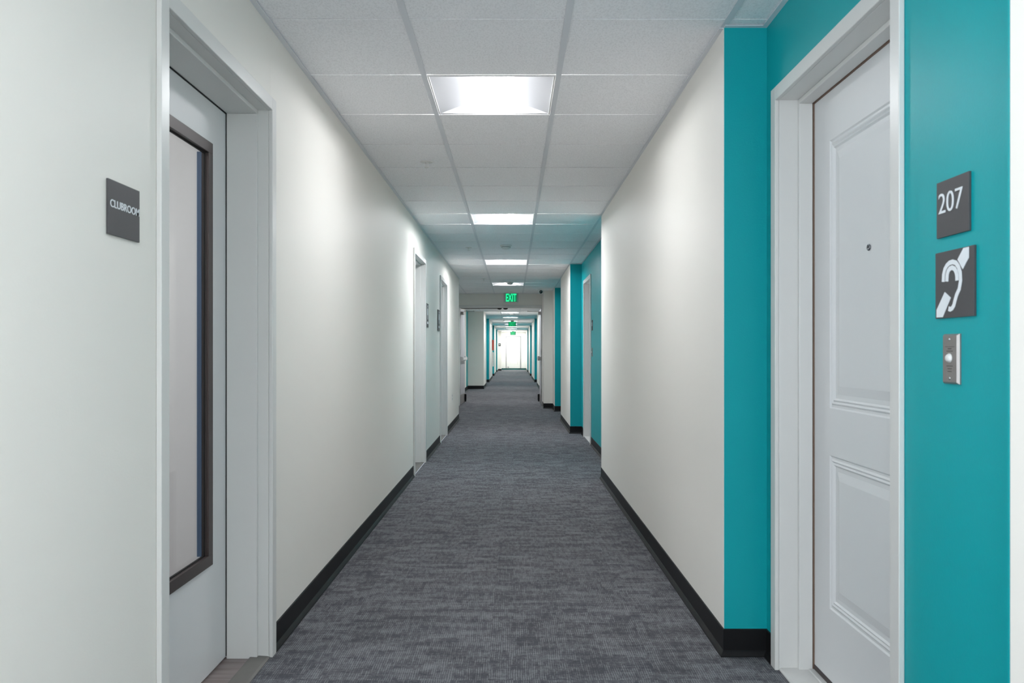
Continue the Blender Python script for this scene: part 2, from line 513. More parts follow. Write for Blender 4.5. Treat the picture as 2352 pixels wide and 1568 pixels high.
# ceiling --------------------------------------------------------------
COLS = [-1.622, -1.015, -0.405, 0.205, 0.812, 1.42]
def row_y(k): return TROW + TILE * k
LIGHT_ROWS = [-11, -5, 1, 7, 13, 19]
FAR_ROWS = [25, 31, 37, 43, 49]
END_ROWS = [55, 61, 67, 73, 77]
ALL_L = LIGHT_ROWS + FAR_ROWS + END_ROWS
kmin, kmax = -12, 79
bm = bmesh.new()
for k in range(kmin, kmax):
    for ci in range(5):
        if ci == 2 and k in ALL_L: continue
        if ci == 0 and k < 17: continue
        x0, x1 = COLS[ci] + 0.009, COLS[ci + 1] - 0.009
        y0, y1 = row_y(k) + 0.009, row_y(k + 1) - 0.009
        if ci == 1 and y1 < 13.6: x0 = XL - 0.02
        if ci == 0: x0 = max(x0, -1.60)
        if ci == 4: x1 = 1.10
        dz = random.uniform(0, 0.0012)
        z0 = CEIL + 0.0025 + dz
        y1 = min(y1, YEND + 0.05)
        box(bm, x0, x1, y0, y1, z0, z0 + 0.016)
ce = struct(obj('ceiling', bm, M['tile']), 'suspended ceiling of white speckled square tiles', 'ceiling')
bm = bmesh.new()
for ci, X in enumerate(COLS[1:5]):
    if ci == 0: a, b = 13.6, YEND
    else: a, b = row_y(kmin), YEND
    box(bm, X - 0.0125, X + 0.0125, a, b, CEIL, CEIL + 0.002)
obj('main_runner', bm, M['tbar'], ce)
bm = bmesh.new()
for k in range(kmin, kmax + 1):
    y = row_y(k)
    x0 = XL - 0.02 if y < 13.7 else -1.6
    for a, b in zip([x0] + [c for c in COLS if c > x0 and c < 1.1], [c for c in COLS if c > x0 and c < 1.1] + [1.1]):
        box(bm, a + 0.013, b - 0.013, y - 0.010, y + 0.010, CEIL + 0.0006, CEIL + 0.002)
tbx = obj('cross_runner', bm, M['tile'], ce)
bm = bmesh.new()
WA = 0.021
def wa(x0, x1, y0, y1): box(bm, x0, x1, y0, y1, CEIL - 0.003, CEIL - 0.0005)
wa(XL, XL + WA, Y0, 13.75); wa(-1.55, XL, 13.75, 13.75 + WA)
for a, b in ((Y0, 1.308), (3.085, 7.376), (11.42, 13.67), (15.65, 16.46)): wa(XR - 0.017, XR, a, b)
for a, b in ((1.308, 3.085), (7.376, 11.42), (13.67, 15.65)):
    wa(XT - WA, XT, a, b); wa(XR, XT - WA, b - WA - 0.006, b - 0.006)
wa(-1.55, 0.628, 17.27 - WA, 17.27)
obj('wall_angle', bm, M['tbar'], ce)
bm = bmesh.new(); box(bm, -1.75, 1.7, Y0 - 0.15, YEND + 0.15, TOPZ, TOPZ + 0.1)
struct(obj('ceiling', bm, M['cream']), 'structural deck hidden above the suspended ceiling tiles', 'ceiling')

# baseboards -----------------------------------------------------------
def baseboard(name, pts, side, label, mat='black'):
    """cove base swept along a polyline of corner points; side=+1: room lies to the left of the path"""
    prof = [(0, 0), (0.016, 0), (0.0155, 0.004), (0.008, 0.016), (0.0035, 0.022), (0.0035, 0.100), (0.0, 0.104)]
    bm = bmesh.new()
    n = len(pts); rings = []
    for i, p in enumerate(pts):
        p = Vector(p)
        ds = []
        if i > 0: ds.append((p - Vector(pts[i - 1])).normalized())
        if i < n - 1: ds.append((Vector(pts[i + 1]) - p).normalized())
        ns = [Vector((-d.y, d.x)) * side for d in ds]
        m = ns[0] if len(ns) == 1 else (ns[0] + ns[1]) / max(1e-6, 1 + ns[0].dot(ns[1]))
        rings.append([bm.verts.new((p.x + m.x * w, p.y + m.y * w, h + 0.0005)) for w, h in prof])
    k = len(prof)
    for a, b in zip(rings, rings[1:]):
        for i in range(k):
            j = (i + 1) % k
            bm.faces.new((a[i], a[j], b[j], b[i]))
    bm.faces.new(rings[0]); bm.faces.new(rings[-1])
    return struct(obj(name, bm, M[mat]), label, 'baseboard')
F = 0.052
baseboard('baseboard_left', [(XL, Y0 + 0.01), (XL, D1[0] - F)], -1, 'black vinyl baseboard on the left wall before the glazed door')
baseboard('baseboard_left', [(XL, D1[1] + F), (XL, D2[0] - F)], -1, 'long black vinyl baseboard between the glazed door and the next left doorway')
baseboard('baseboard_left', [(XL, D2[1] + F), (XL, D3[0] - F)], -1, 'black vinyl baseboard between the two distant left doorways')
baseboard('baseboard_left', [(XL, D3[1] + F), (XL, 13.75), (-1.5, 13.75)], -1, 'black vinyl baseboard beyond the second distant left doorway')
baseboard('baseboard_right', [(XR, Y0 + 0.01), (XR, 1.308)], 1, 'black vinyl baseboard at the right edge nearest the viewer')
baseboard('baseboard_right', [(XT, 1.314), (XT, D207[0] - F)], 1, 'black vinyl baseboard under the sign numbered 207')
baseboard('baseboard_right', [(XT, D207[1] + F), (XT, 3.079), (XR, 3.079), (XR, 7.376), (XR + 0.02, 7.376)], 1, 'long black vinyl baseboard of the first cream wall on the right')
baseboard('baseboard_right', [(XT, 7.382), (XT, D4[0] - F)], 1, 'black vinyl baseboard in the second teal recess')
baseboard('baseboard_right', [(XT, D4[1] + F), (XT, 11.414), (XR, 11.414), (XR, 13.67), (XR + 0.02, 13.67)], 1, 'black vinyl baseboard wrapping the second cream wall on the right')
baseboard('baseboard_right', [(XT, 13.676), (XT, 15.644), (XR, 15.644), (XR, 16.46), (0.628, 16.46), (0.628, 17.26)], 1, 'black vinyl baseboard around the pier beside the double doors')
baseboard('baseboard_left', [(-1.42, 17.46), (-1.42, 25.0), (XLF, 25.0), (XLF, 27.5)], -1, 'black vinyl baseboard on the left just past the double doors')
baseboard('baseboard_right', [(XR, 17.46), (XR, 27.5)], 1, 'black vinyl baseboard on the right just past the double doors')
for (a, b, c), tx in zip(((27.5, 30.494, 35.5), (35.5, 38.494, 43.0), (43.0, 45.994, 48.9)), ('first', 'second', 'third')):
    baseboard('baseboard_left', [(-1.09, a), (-1.09, b), (XLF, b), (XLF, c)], -1, 'black baseboard of the %s left teal recess past the double doors' % tx)
    baseboard('baseboard_right', [(XT, a), (XT, b), (XR, b), (XR, c if c < 48 else YEND)], 1, 'black baseboard of the %s right teal recess past the double doors' % tx)
baseboard('baseboard_left', [(XLF, 48.9), (-0.735, 48.9), (-0.735, 49.9)], -1, 'black baseboard of the grey pier near the far end')
baseboard('baseboard_end', [(-0.80, YEND), (XR, YEND)], -1, 'dark teal baseboard under the bright end wall', 'darkteal')

# ------------------------------------------------------------------ doors
def side_map(side):
    """local (u along corridor, w out of the wall into the corridor, z) -> local xyz of the door root"""
    s = 1 if side == 'L' else -1
    return lambda v: Vector((s * v.y, v.x, v.z))

def make_frame(W, tr, root, dstop=-0.04, dleaf=-0.156, dback=-0.205, H=FH, mat='frame'):
    bm = bmesh.new()
    # jambs and head
    box(bm, -G, 0, dback, 0.0, 0, H + G); box(bm, W, W + G, dback, 0.0, 0, H + G); box(bm, 0, W, dback, 0.0, H, H + G)
    # faces
    box(bm, -0.05, 0, 0.0005, 0.015, 0, H + 0.05); box(bm, W, W + 0.05, 0.0005, 0.015, 0, H + 0.05); box(bm, 0, W, 0.0005, 0.015, H, H + 0.05)
    # stops
    box(bm, 0, 0.016, dleaf, dstop, 0, H - 0.016); box(bm, W - 0.016, W, dleaf, dstop, 0, H - 0.016); box(bm, 0, W, dleaf, dstop, H - 0.016, H)
    return obj('door_frame', bm, M[mat], root, tr=tr, bevel=0.0022)

def add_lever(root, tr, u, z, w, su):
    """lever handle: rose plus bent lever, pointing along su"""
    bm = bmesh.new()
    lathe(bm, [(0.027, 0), (0.027, 0.006), (0.022, 0.010), (0.010, 0.012), (0.010, 0.045), (0.011, 0.052), (0, 0.054)], (u, w, z), (0, 1, 0), 20)
    box(bm, u, u + su * 0.11, w + 0.038, w + 0.052, z - 0.009, z + 0.009)
    return obj('door_handle', bm, M['steel'], root, tr=tr, bevel=0.002)

def carve_panels(bm, W, z0, z1, wface, panels, back):
    """leaf front face with raised-and-fielded panels; panels: (u0,u1,za,zb)"""
    steps = [(0.0, 0.0), (0.005, -0.0045), (0.012, -0.0045), (0.018, -0.0005), (0.024, -0.0045), (0.030, -0.0015), (0.036, -0.0065), (0.050, -0.0065), (0.079, -0.0012)]
    us = sorted({0.003, W - 0.003} | {p[0] for p in panels} | {p[1] for p in panels})
    zs = sorted({z0, z1} | {p[2] for p in panels} | {p[3] for p in panels})
    for ua, ub in zip(us, us[1:]):
        for za, zb in zip(zs, zs[1:]):
            hit = [p for p in panels if p[0] <= ua and p[1] >= ub and p[2] <= za and p[3] >= zb]
            if hit: continue
            bm.faces.new([bm.verts.new(q) for q in ((ua, wface, za), (ub, wface, za), (ub, wface, zb), (ua, wface, zb))])
    for u0, u1, za, zb in panels:
        prev = None
        for ins, d in steps:
            r = [bm.verts.new(q) for q in ((u0 + ins, wface + d, za + ins), (u1 - ins, wface + d, za + ins), (u1 - ins, wface + d, zb - ins), (u0 + ins, wface + d, zb - ins))]
            if prev:
                for i in range(4): bm.faces.new((prev[i], prev[(i + 1) % 4], r[(i + 1) % 4], r[i]))
            prev = r
        bm.faces.new(prev)
    bmesh.ops.remove_doubles(bm, verts=bm.verts[:], dist=1e-5)
    # edges and back
    a, b_ = 0.003, W - 0.003
    for q in (((a, wface, z0), (a, wface, z1), (a, back, z1), (a, back, z0)), ((b_, wface, z0), (b_, back, z0), (b_, back, z1), (b_, wface, z1)),
              ((a, wface, z1), (b_, wface, z1), (b_, back, z1), (a, back, z1)), ((a, wface, z0), (a, back, z0), (b_, back, z0), (b_, wface, z0)),
              ((a, back, z0), (a, back, z1), (b_, back, z1), (b_, back, z0))):
        bm.faces.new([bm.verts.new(p) for p in q])

# door 1: clubroom door with tall narrow glazing -------------------------
W1 = D1[1] - D1[0]
tr = side_map('L')
d1 = struct(empty('door_1', (XL, D1[0], 0)), 'flush white door with tall bronze-framed glass panel on the left', 'door')
make_frame(W1, tr, d1)
LU0, LU1, LZ0, LZ1 = 0.175, W1 - 0.188, 0.420, 1.905
bm = bmesh.new()
wf, wb = -0.159, -0.203
box(bm, 0.003, LU0, wf, wb, 0.010, 2.09); box(bm, LU1, W1 - 0.003, wf, wb, 0.010, 2.09)
box(bm, LU0, LU1, wf, wb, 0.010, LZ0); box(bm, LU0, LU1, wf, wb, LZ1, 2.09)
bmesh.ops.remove_doubles(bm, verts=bm.verts[:], dist=1e-6)
leaf = obj('door_leaf', bm, M['leaf'], d1, tr=tr)
bm = bmesh.new()
fw = 0.018
def ringbox(bm, u0, u1, z0, z1, t, w0, w1):
    box(bm, u0, u1, w0, w1, z0, z0 + t); box(bm, u0, u1, w0, w1, z1 - t, z1)
    box(bm, u0, u0 + t, w0, w1, z0 + t, z1 - t); box(bm, u1 - t, u1, w0, w1, z0 + t, z1 - t)
ringbox(bm, LU0 - fw, LU1 + fw, LZ0 - fw, LZ1 + fw, 0.040, wf + 0.001, wf + 0.010)
ringbox(bm, LU0 + 0.001, LU1 - 0.001, LZ0 + 0.001, LZ1 - 0.001, 0.021, wf + 0.001, wf - 0.016)
tag(obj('glazing_frame', bm, M['bronze'], d1, tr=tr, bevel=0.0015), 'dark bronze glazing frame')
bm = bmesh.new(); ringbox(bm, LU0 + 0.020, LU1 - 0.020, LZ0 + 0.020, LZ1 - 0.020, 0.006, wf - 0.004, wf - 0.0105)
obj('gasket', bm, M['gasket'], d1, tr=tr)
bm = bmesh.new(); box(bm, LU0 + 0.02, LU1 - 0.02, wf - 0.011, wf - 0.016, LZ0 + 0.02, LZ1 - 0.02)
obj('glass_pane', bm, M['glass'], d1, tr=tr)
bm = bmesh.new(); box(bm, LU1 - 0.022, LU1 - 0.001, wf - 0.0165, wf - 0.033, LZ0 + 0.02, LZ1 - 0.02)  # strip coloured as blue sky reflected on the frame return
tag(obj('sky_reflection_bead', bm, M['slate'], d1, tr=tr), 'glazing bead behind the glass painted the blue of reflected sky')
add_lever(d1, tr, 0.07, 1.0, wf, 1)
bm = bmesh.new()
box(bm, W1 - 0.0175, W1 - 0.0115, -0.1562, wf, 0.012, FH - 0.012); box(bm, 0.0115, 0.0175, -0.1562, wf, 0.012, FH - 0.012)
box(bm, 0.012, W1 - 0.012, -0.1562, wf, FH - 0.0195, FH - 0.0125)
obj('weatherstrip', bm, M['gasket'], d1, tr=tr)
bm = bmesh.new()
prism(bm, [(-0.066, 0.0005), (0.006, 0.0005), (0.006, 0.003), (-0.004, 0.006), (-0.060, 0.009), (-0.066, 0.009)], 0.0, W1, lambda p, d: (d, p[0], p[1]))
tag(obj('transition_strip', bm, M['reducer'], d1, tr=tr), 'grey rubber transition strip')

# door 207 ----------------------------------------------------------------
def unit_door(name, D, label, panels=True):
    W = D[1] - D[0]
    tr = side_map('R')
    d = struct(empty(name, (XT, D[0], 0)), label, 'door')
    make_frame(W, tr, d, dstop=-0.068, dleaf=-0.118, dback=-0.17)
    wf, wb = -0.124, -0.166
    bm = bmesh.new()
    u0, u1 = 0.157, W - 0.157
    carve_panels(bm, W, 0.012, 2.090, wf, [(u0, u1, 0.278, 0.812), (u0, u1, 0.975, 1.905)], wb)
    obj('door_leaf', bm, M['leaf'], d, tr=tr)
    bm = bmesh.new()
    box(bm, W - 0.0175, W - 0.0115, -0.1185, wf, 0.012, FH - 0.012); box(bm, 0.0115, 0.0175, -0.1185, wf, 0.012, FH - 0.012)
    box(bm, 0.012, W - 0.012, -0.1185, wf, FH - 0.0195, FH - 0.0125)
    tag(obj('weatherstrip', bm, M['weather'], d, tr=tr), 'brown weatherstrip')
    bm = bmesh.new()
    lathe(bm, [(0.0105, 0), (0.0105, 0.002), (0.009, 0.004), (0.006, 0.0035), (0.004, 0.001), (0, 0.0005)], (W / 2 - 0.018, wf, 1.494), (0, 1, 0), 20)
    tag(obj('peephole', bm, M['dark_chrome'], d, tr=tr, smooth=True), 'round metal peephole')
    add_lever(d, tr, 0.07, 0.97, wf, 1)
    bm = bmesh.new()
    prism(bm, [(-0.195, 0.0005), (0.0, 0.0005), (0.0, 0.005), (-0.006, 0.010), (-0.100, 0.010), (-0.104, 0.013), (-0.116, 0.013), (-0.195, 0.010)], 0.0, W, lambda p, dd: (dd, p[0], p[1]))
    tag(obj('threshold', bm, M['marble'], d, tr=tr), 'pale threshold')
    bm = bmesh.new(); box(bm, 0.01, W - 0.01, -0.1215, wf, 0.0125, 0.030)
    tag(obj('door_sweep', bm, M['bronze'], d, tr=tr), 'dark brown door sweep')
    return d
unit_door('door_2', D207, 'white two-panel door with a peephole beside the sign numbered 207')
unit_door('door_3', D4, 'white unit door in the second teal recess on the right')

# doors 4 and 5: flush white doors on the left ------------------------------
for name, D, lab in (('door_4', D2, 'recessed white door on the left, first past the glazed door'),
                     ('door_5', D3, 'recessed white door on the left, second past the glazed door')):
    W = D[1] - D[0]; tr = side_map('L')
    d = struct(empty(name, (XL, D[0], 0)), lab, 'door')
    make_frame(W, tr, d)
    bm = bmesh.new(); box(bm, 0.003, W - 0.003, -0.159, -0.203, 0.010, 2.09)
    obj('door_leaf', bm, M['leaf'], d, tr=tr)
    add_lever(d, tr, W - 0.08, 1.02, -0.159, -1)
    bm = bmesh.new(); box(bm, 0.0, W, -0.19, -0.002, 0.0005, 0.006)
    obj('threshold', bm, M['reducer'], d, tr=tr)

# end door ------------------------------------------------------------------
d = struct(empty('door_6', (0.0, YEND, 0)), 'white door in the bright end wall of the corridor', 'door')
bm = bmesh.new()
ex0, ex1 = -0.43, 0.44
box(bm, ex0 - 0.05, ex0, -0.03, -0.001, 0.105, 2.10); box(bm, ex1, ex1 + 0.05, -0.03, -0.001, 0.105, 2.10); box(bm, ex0 - 0.05, ex1 + 0.05, -0.03, -0.001, 2.10, 2.15)
obj('door_frame', bm, M['grey_plastic'], d, bevel=0.002)
bm = bmesh.new(); carve_panels(bm, ex1 - ex0, 0.12, 2.09, 0.012, [(0.15, 0.72, 0.30, 0.82), (0.15, 0.72, 0.97, 1.90)], 0.001)
obj('door_leaf', bm, M['end_white'], d, tr=lambda v: Vector((v.x + ex0, -v.y, v.z)))
bm = bmesh.new(); box(bm, -0.37, -0.28, -0.05, -0.014, 0.16, 0.19)
tag(obj('door_holder', bm, M['black'], d), 'small black kick-down door holder')

# cross-corridor double doors -------------------------------------------------
dd = struct(empty('door_7', ((OL + OR) / 2, 17.27, 0)), 'open pair of grey cross-corridor doors under the header', 'door')
ox = (OL + OR) / 2
bm = bmesh.new()
TR = lambda v: v - Vector((ox, 17.27, 0))
for x0, x1 in ((OL - 0.03, OL), (OR, OR + 0.03)):
    box(bm, x0, x1, 17.255, 17.46, 0, OH + 0.03)
box(bm, OL, OR, 17.255, 17.46, OH, OH + 0.03)
box(bm, OL - 0.05, OR + 0.045 - 0.035, 17.255, 17.268, OH + 0.03, OH + 0.06)
obj('door_frame', bm, M['frame'], dd, tr=TR, bevel=0.002)
bm = bmesh.new(); box(bm, OL + 0.03, -0.27, 17.36, 17.372, OH - 0.012, OH)
obj('smoke_seal', bm, M['black'], dd, tr=TR)
bm = bmesh.new(); box(bm, OR - 0.006, OR, 17.30, 17.34, 0, OH)
obj('smoke_seal', bm, M['black'], dd, tr=TR)
for x in (-0.30, -0.17):
    bm = bmesh.new(); lathe(bm, [(0.055, 0), (0.050, 0.012), (0.030, 0.026), (0, 0.030)], (x, 17.37, OH - 0.0005), (0, 0, -1), 20)
    tag(obj('latch_strike', bm, M['black'], dd, tr=TR, smooth=True), 'round black latch strike')
def fire_leaf(hx, ang, s, lab):
    """leaf hinged at (hx, 17.46), opened away; local x along the leaf, y = inner-face normal"""
    Wd = 0.88
    ca, sa = math.cos(ang), math.sin(ang)
    def trl(v):   # local: v.x along leaf (away), v.y towards passage centre
        return Vector((hx + s * (v.y * ca) + (v.x * sa) * s, 17.47 + v.x * ca - v.y * sa, v.z)) - Vector((ox, 17.27, 0))
    bm = bmesh.new(); box(bm, 0, Wd, -0.044, 0, 0.012, OH - 0.006)
    lf = tag(obj('door_leaf', bm, M['greydoor'], dd, tr=trl, bevel=0.0015), lab)
    bm = bmesh.new()
    box(bm, 0.06, Wd - 0.04, 0.045, 0.062, 0.985, 1.040)
    box(bm, 0.05, 0.11, 0.0005, 0.05, 0.975, 1.055); box(bm, Wd - 0.12, Wd - 0.03, 0.0005, 0.045, 0.965, 1.065)
    obj('panic_bar', bm, M['white_plastic'] if s > 0 else M['steel'], lf, tr=trl, bevel=0.002)
    bm = bmesh.new()
    box(bm, 0.10, 0.38, 0.0005, 0.055, 1.99, 2.05)
    box(bm, 0.16, 0.20, 0.055, 0.30, 2.052, 2.062); box(bm, 0.02, 0.20, 0.28, 0.30, 2.052, 2.062)
    obj('door_closer', bm, M['steel'], lf, tr=trl)
    bm = bmesh.new(); box(bm, Wd - 0.10, Wd - 0.05, 0.0005, 0.045, 0.06, 0.20); lathe(bm, [(0.018, 0), (0.020, 0.03), (0, 0.032)], (Wd - 0.075, 0.022, 0.06), (0, 0, -1), 12)
    tag(obj('door_holder', bm, M['black'], lf, tr=trl), 'black kick-down door holder')
    bm = bmesh.new(); box(bm, 0.0, Wd, 0.0006, 0.002, 0.02, 0.22)
    obj('kick_plate', bm, M['steel'], lf, tr=trl)
    bm = bmesh.new(); box(bm, Wd, Wd + 0.004, -0.040, -0.004, 0.012, OH - 0.006)
    obj('edge_seal', bm, M['gasket'] if s < 0 else M['white_plastic'], lf, tr=trl)
    for z in (0.25, 1.10, 1.90):
        bm = bmesh.new(); lathe(bm, [(0.008, 0), (0.008, 0.11)], (-0.006, -0.004, z), (0, 0, 1), 10)
        obj('hinge', bm, M['steel'], lf, tr=trl)
fire_leaf(OL + 0.006, math.radians(3), 1, 'grey leaf folded back on the left')
fire_leaf(OR - 0.006, math.radians(0.5), -1, 'grey leaf folded back on the right')

# ------------------------------------------------------------------ wall signs and plates
def wall_fn(side, X):
    """(y, z) in the wall plane, d out of the wall"""
    s = 1 if side == 'L' else -1
    return lambda p, d: (X + s * d, p[0], p[1])

def plate(name, side, X, y0, y1, z0, z1, t, mat, bevel=0.0008):
    f = wall_fn(side, X)
    o = empty(name, (X, (y0 + y1) / 2, z0))
    bm = bmesh.new(); prism(bm, [(y0, z0), (y1, z0), (y1, z1), (y0, z1)], 0.0006, t, f)
    org = Vector(o.location)
    obj('plate', bm, mat, o, tr=lambda v: v - org, bevel=bevel)
    return o, f, org

# CLUBROOM
o, f, org = plate('room_sign', 'L', XL, 1.837, 1.991, 1.443, 1.571, 0.006, M['sign'])
tag(o, 'charcoal square sign reading CLUBROOM on the wall left of the glazed door', 'sign')
bm = text_mesh('CLUBROOM', 0.142, 0.0182, 0.0012, lambda p, d: f((1.8450 + p[0], 1.5070 + p[1]), 0.0058 + d), 0.003)
obj('lettering', bm, M['letter'], o, tr=lambda v: v - org)
# 207
XTf = XT
o, f, org = plate('room_sign', 'R', XT, 1.703, 1.833, 1.430, 1.557, 0.006, M['sign'])
tag(o, 'charcoal square sign with the number 207 on the teal wall', 'sign')
bm = text_mesh('207', 0.097, 0.0455, 0.0015, lambda p, d: f((1.8230 - p[0], 1.4840 + p[1]), 0.0058 + d), -0.006)
obj('lettering', bm, M['letter'], o, tr=lambda v: v - org)
bm = bmesh.new()
for i in range(4):
    for j in range(3):
        if (i * 3 + j * 5) % 4 == 3: continue
        lathe(bm, [(0.0008, 0), (0, 0.0007)], f((1.775 - i * 0.006 - (j % 2) * 0.0024, 1.462 - (j // 2) * 0.0024), 0.0059), (-1, 0, 0), 6)
obj('braille', bm, M['sign'], o, tr=lambda v: v - org)
# hearing access sign
o, f, org = plate('hearing_sign', 'R', XT, 1.684, 1.838, 1.247, 1.397, 0.006, M['sign'])
tag(o, 'charcoal sign with a white ear symbol below the number 207', 'sign')
bm = bmesh.new()
D0, D1_ = 0.0058, 0.0072
prism(bm, [(1.7218, 1.3950), (1.7023, 1.3950), (1.7023, 1.372), (1.7248, 1.3498), (1.7448, 1.3729)], D0, D1_, f)
prism(bm, [(1.7966, 1.3054), (1.7722, 1.2915), (1.8057, 1.2495), (1.831, 1.2499), (1.831, 1.267)], D0, D1_, f)
outer = [(1.8035, 1.3290), (1.8018, 1.3460), (1.7965, 1.3570), (1.7880, 1.3645), (1.7773, 1.3690), (1.7646, 1.3700), (1.7520, 1.3665), (1.7420, 1.3575), (1.7350, 1.3430), (1.7335, 1.3259), (1.7387, 1.3079), (1.7490, 1.2960), (1.7555, 1.2837), (1.7600, 1.2735), (1.7665, 1.2675), (1.7740, 1.2655), (1.7810, 1.2675)]
inner = [(1.7885, 1.3286), (1.7865, 1.3440), (1.7830, 1.3510), (1.7760, 1.3560), (1.7665, 1.3575), (1.7570, 1.3540), (1.7510, 1.3470), (1.7480, 1.3390), (1.7475, 1.3270)]
stroke(bm, outer, 0.0105, D0, D1_, f); stroke(bm, inner, 0.0105, D0, D1_ + 0.0002, f)
obj('ear_symbol', bm, M['letter'], o, tr=lambda v: v - org)
# call plate
def call_plate(y0, y1, z0, z1, label, group=None):
    o = empty('doorbell', (XT, (y0 + y1) / 2, z0)); org = Vector(o.location)
    tag(o, label, 'doorbell', group)
    f = wall_fn('R', XT)
    bm = bmesh.new()
    b = 0.004
    base = [bm.verts.new(f(p, 0.0006)) for p in ((y0, z0), (y1, z0), (y1, z1), (y0, z1))]
    mid = [bm.verts.new(f(p, 0.004)) for p in ((y0, z0), (y1, z0), (y1, z1), (y0, z1))]
    top = [bm.verts.new(f(p, 0.009)) for p in ((y0 + b, z0 + b), (y1 - b, z0 + b), (y1 - b, z1 - b), (y0 + b, z1 - b))]
    bm.faces.new(base); bm.faces.new(top)
    for A, B in ((base, mid), (mid, top)):
        for i in range(4): bm.faces.new((A[i], A[(i + 1) % 4], B[(i + 1) % 4], B[i]))
    obj('plate', bm, M['steel'], o, tr=lambda v: v - org)
    yc, zc = (y0 + y1) / 2, (z0 + z1) / 2
    bm = bmesh.new(); lathe(bm, [(0.0105, 0), (0.0105, 0.002), (0.0085, 0.0025), (0.0085, 0.005), (0.006, 0.0075), (0, 0.0085)], f((yc, zc + 0.002), 0.009), (-1, 0, 0), 24)
    tag(obj('button', bm, M['white_plastic'], o, tr=lambda v: v - org, smooth=True), 'silvery round button')
    for dz in (0.043, -0.043):
        bm = bmesh.new(); lathe(bm, [(0.0036, 0), (0.003, 0.0012), (0, 0.0016)], f((yc, zc + dz), 0.009), (-1, 0, 0), 14)
        obj('screw', bm, M['chrome'], o, tr=lambda v: v - org, smooth=True)
    bm = bmesh.new()
    for dz, hw, th in ((0.0265, 0.019, 0.0010), (0.0215, 0.0075, 0.0022), (0.0165, 0.0125, 0.0018), (-0.0165, 0.0125, 0.0016), (-0.0225, 0.0085, 0.0016), (-0.0285, 0.008, 0.0016)):
        prism(bm, [(yc - hw, zc + dz), (yc + hw, zc + dz), (yc + hw, zc + dz + th), (yc - hw, zc + dz + th)], 0.0088, 0.0092, f)
    obj('engraved_text', bm, M['engrave'], o, tr=lambda v: v - org)
    return o
call_plate(1.741, 1.804, 1.100, 1.211, 'brushed steel doorbell plate with a round button under the ear sign')
call_plate(9.84, 9.89, 1.11, 1.215, 'small steel doorbell plate in the second teal recess')
# sign of door_3
o, f, org = plate('room_sign', 'R', XT, 9.80, 9.925, 1.432, 1.560, 0.006, M['sign'])
tag(o, 'small dark sign beside the door in the second teal recess', 'sign')
bm = bmesh.new()
for k in range(3):
    stroke(bm, [(9.905 - k * 0.034, 1.486), (9.892 - k * 0.034, 1.508), (9.900 - k * 0.034, 1.530)], 0.007, 0.0058, 0.007, f)
obj('lettering', bm, M['letter'], o, tr=lambda v: v - org)
# pictogram signs on the left
def picto_sign(y0, y1, z0, z1, label):
    o, f, org = plate('restroom_sign', 'L', XL, y0, y1, z0, z1, 0.010, M['sign'])
    tag(o, label, 'sign', 'pictogram signs between the two distant left doors')
    yc = (y0 + y1) / 2; h = z1 - z0
    bm = bmesh.new()
    cir = [(yc + 0.014 * math.cos(a), z1 - 0.032 + 0.014 * math.sin(a)) for a in (2 * math.pi * i / 14 for i in range(14))]
    prism(bm, cir, 0.0098, 0.0115, f)
    prism(bm, [(yc - 0.030, z1 - 0.052), (yc + 0.030, z1 - 0.052), (yc + 0.040, z1 - 0.125), (yc + 0.016, z1 - 0.125), (yc + 0.014, z1 - 0.172), (yc - 0.014, z1 - 0.172), (yc - 0.016, z1 - 0.125), (yc - 0.040, z1 - 0.125)], 0.0098, 0.0115, f)
    obj('pictogram', bm, M['letter'], o, tr=lambda v: v - org)
    bm = bmesh.new()
    for k in range(5):
        a = yc - 0.055 + k * 0.024
        prism(bm, [(a, z0 + 0.035), (a + 0.014, z0 + 0.035), (a + 0.014, z0 + 0.060), (a, z0 + 0.060)], 0.0098, 0.0112, f)
    obj('lettering', bm, M['letter'], o, tr=lambda v: v - org)
picto_sign(8.545, 8.745, 1.435, 1.690, 'dark pictogram sign next to the first distant left doorway')
picto_sign(9.850, 10.070, 1.430, 1.690, 'dark pictogram sign just before the second distant left doorway')
# outlet
o, f, org = plate('wall_outlet', 'L', XL, 12.14, 12.22, 0.415, 0.535, 0.006, M['white_plastic'])
tag(o, 'white outlet cover low on the left wall near its end', 'outlet')
bm = bmesh.new()
for dz in (0.02, 0.07):
    bm = bmesh.new(); prism(bm, [(12.163, 0.415 + dz), (12.197, 0.415 + dz), (12.197, 0.445 + dz), (12.163, 0.445 + dz)], 0.0058, 0.008, f)
    obj('socket', bm, M['grey_plastic'], o, tr=lambda v: v - org)

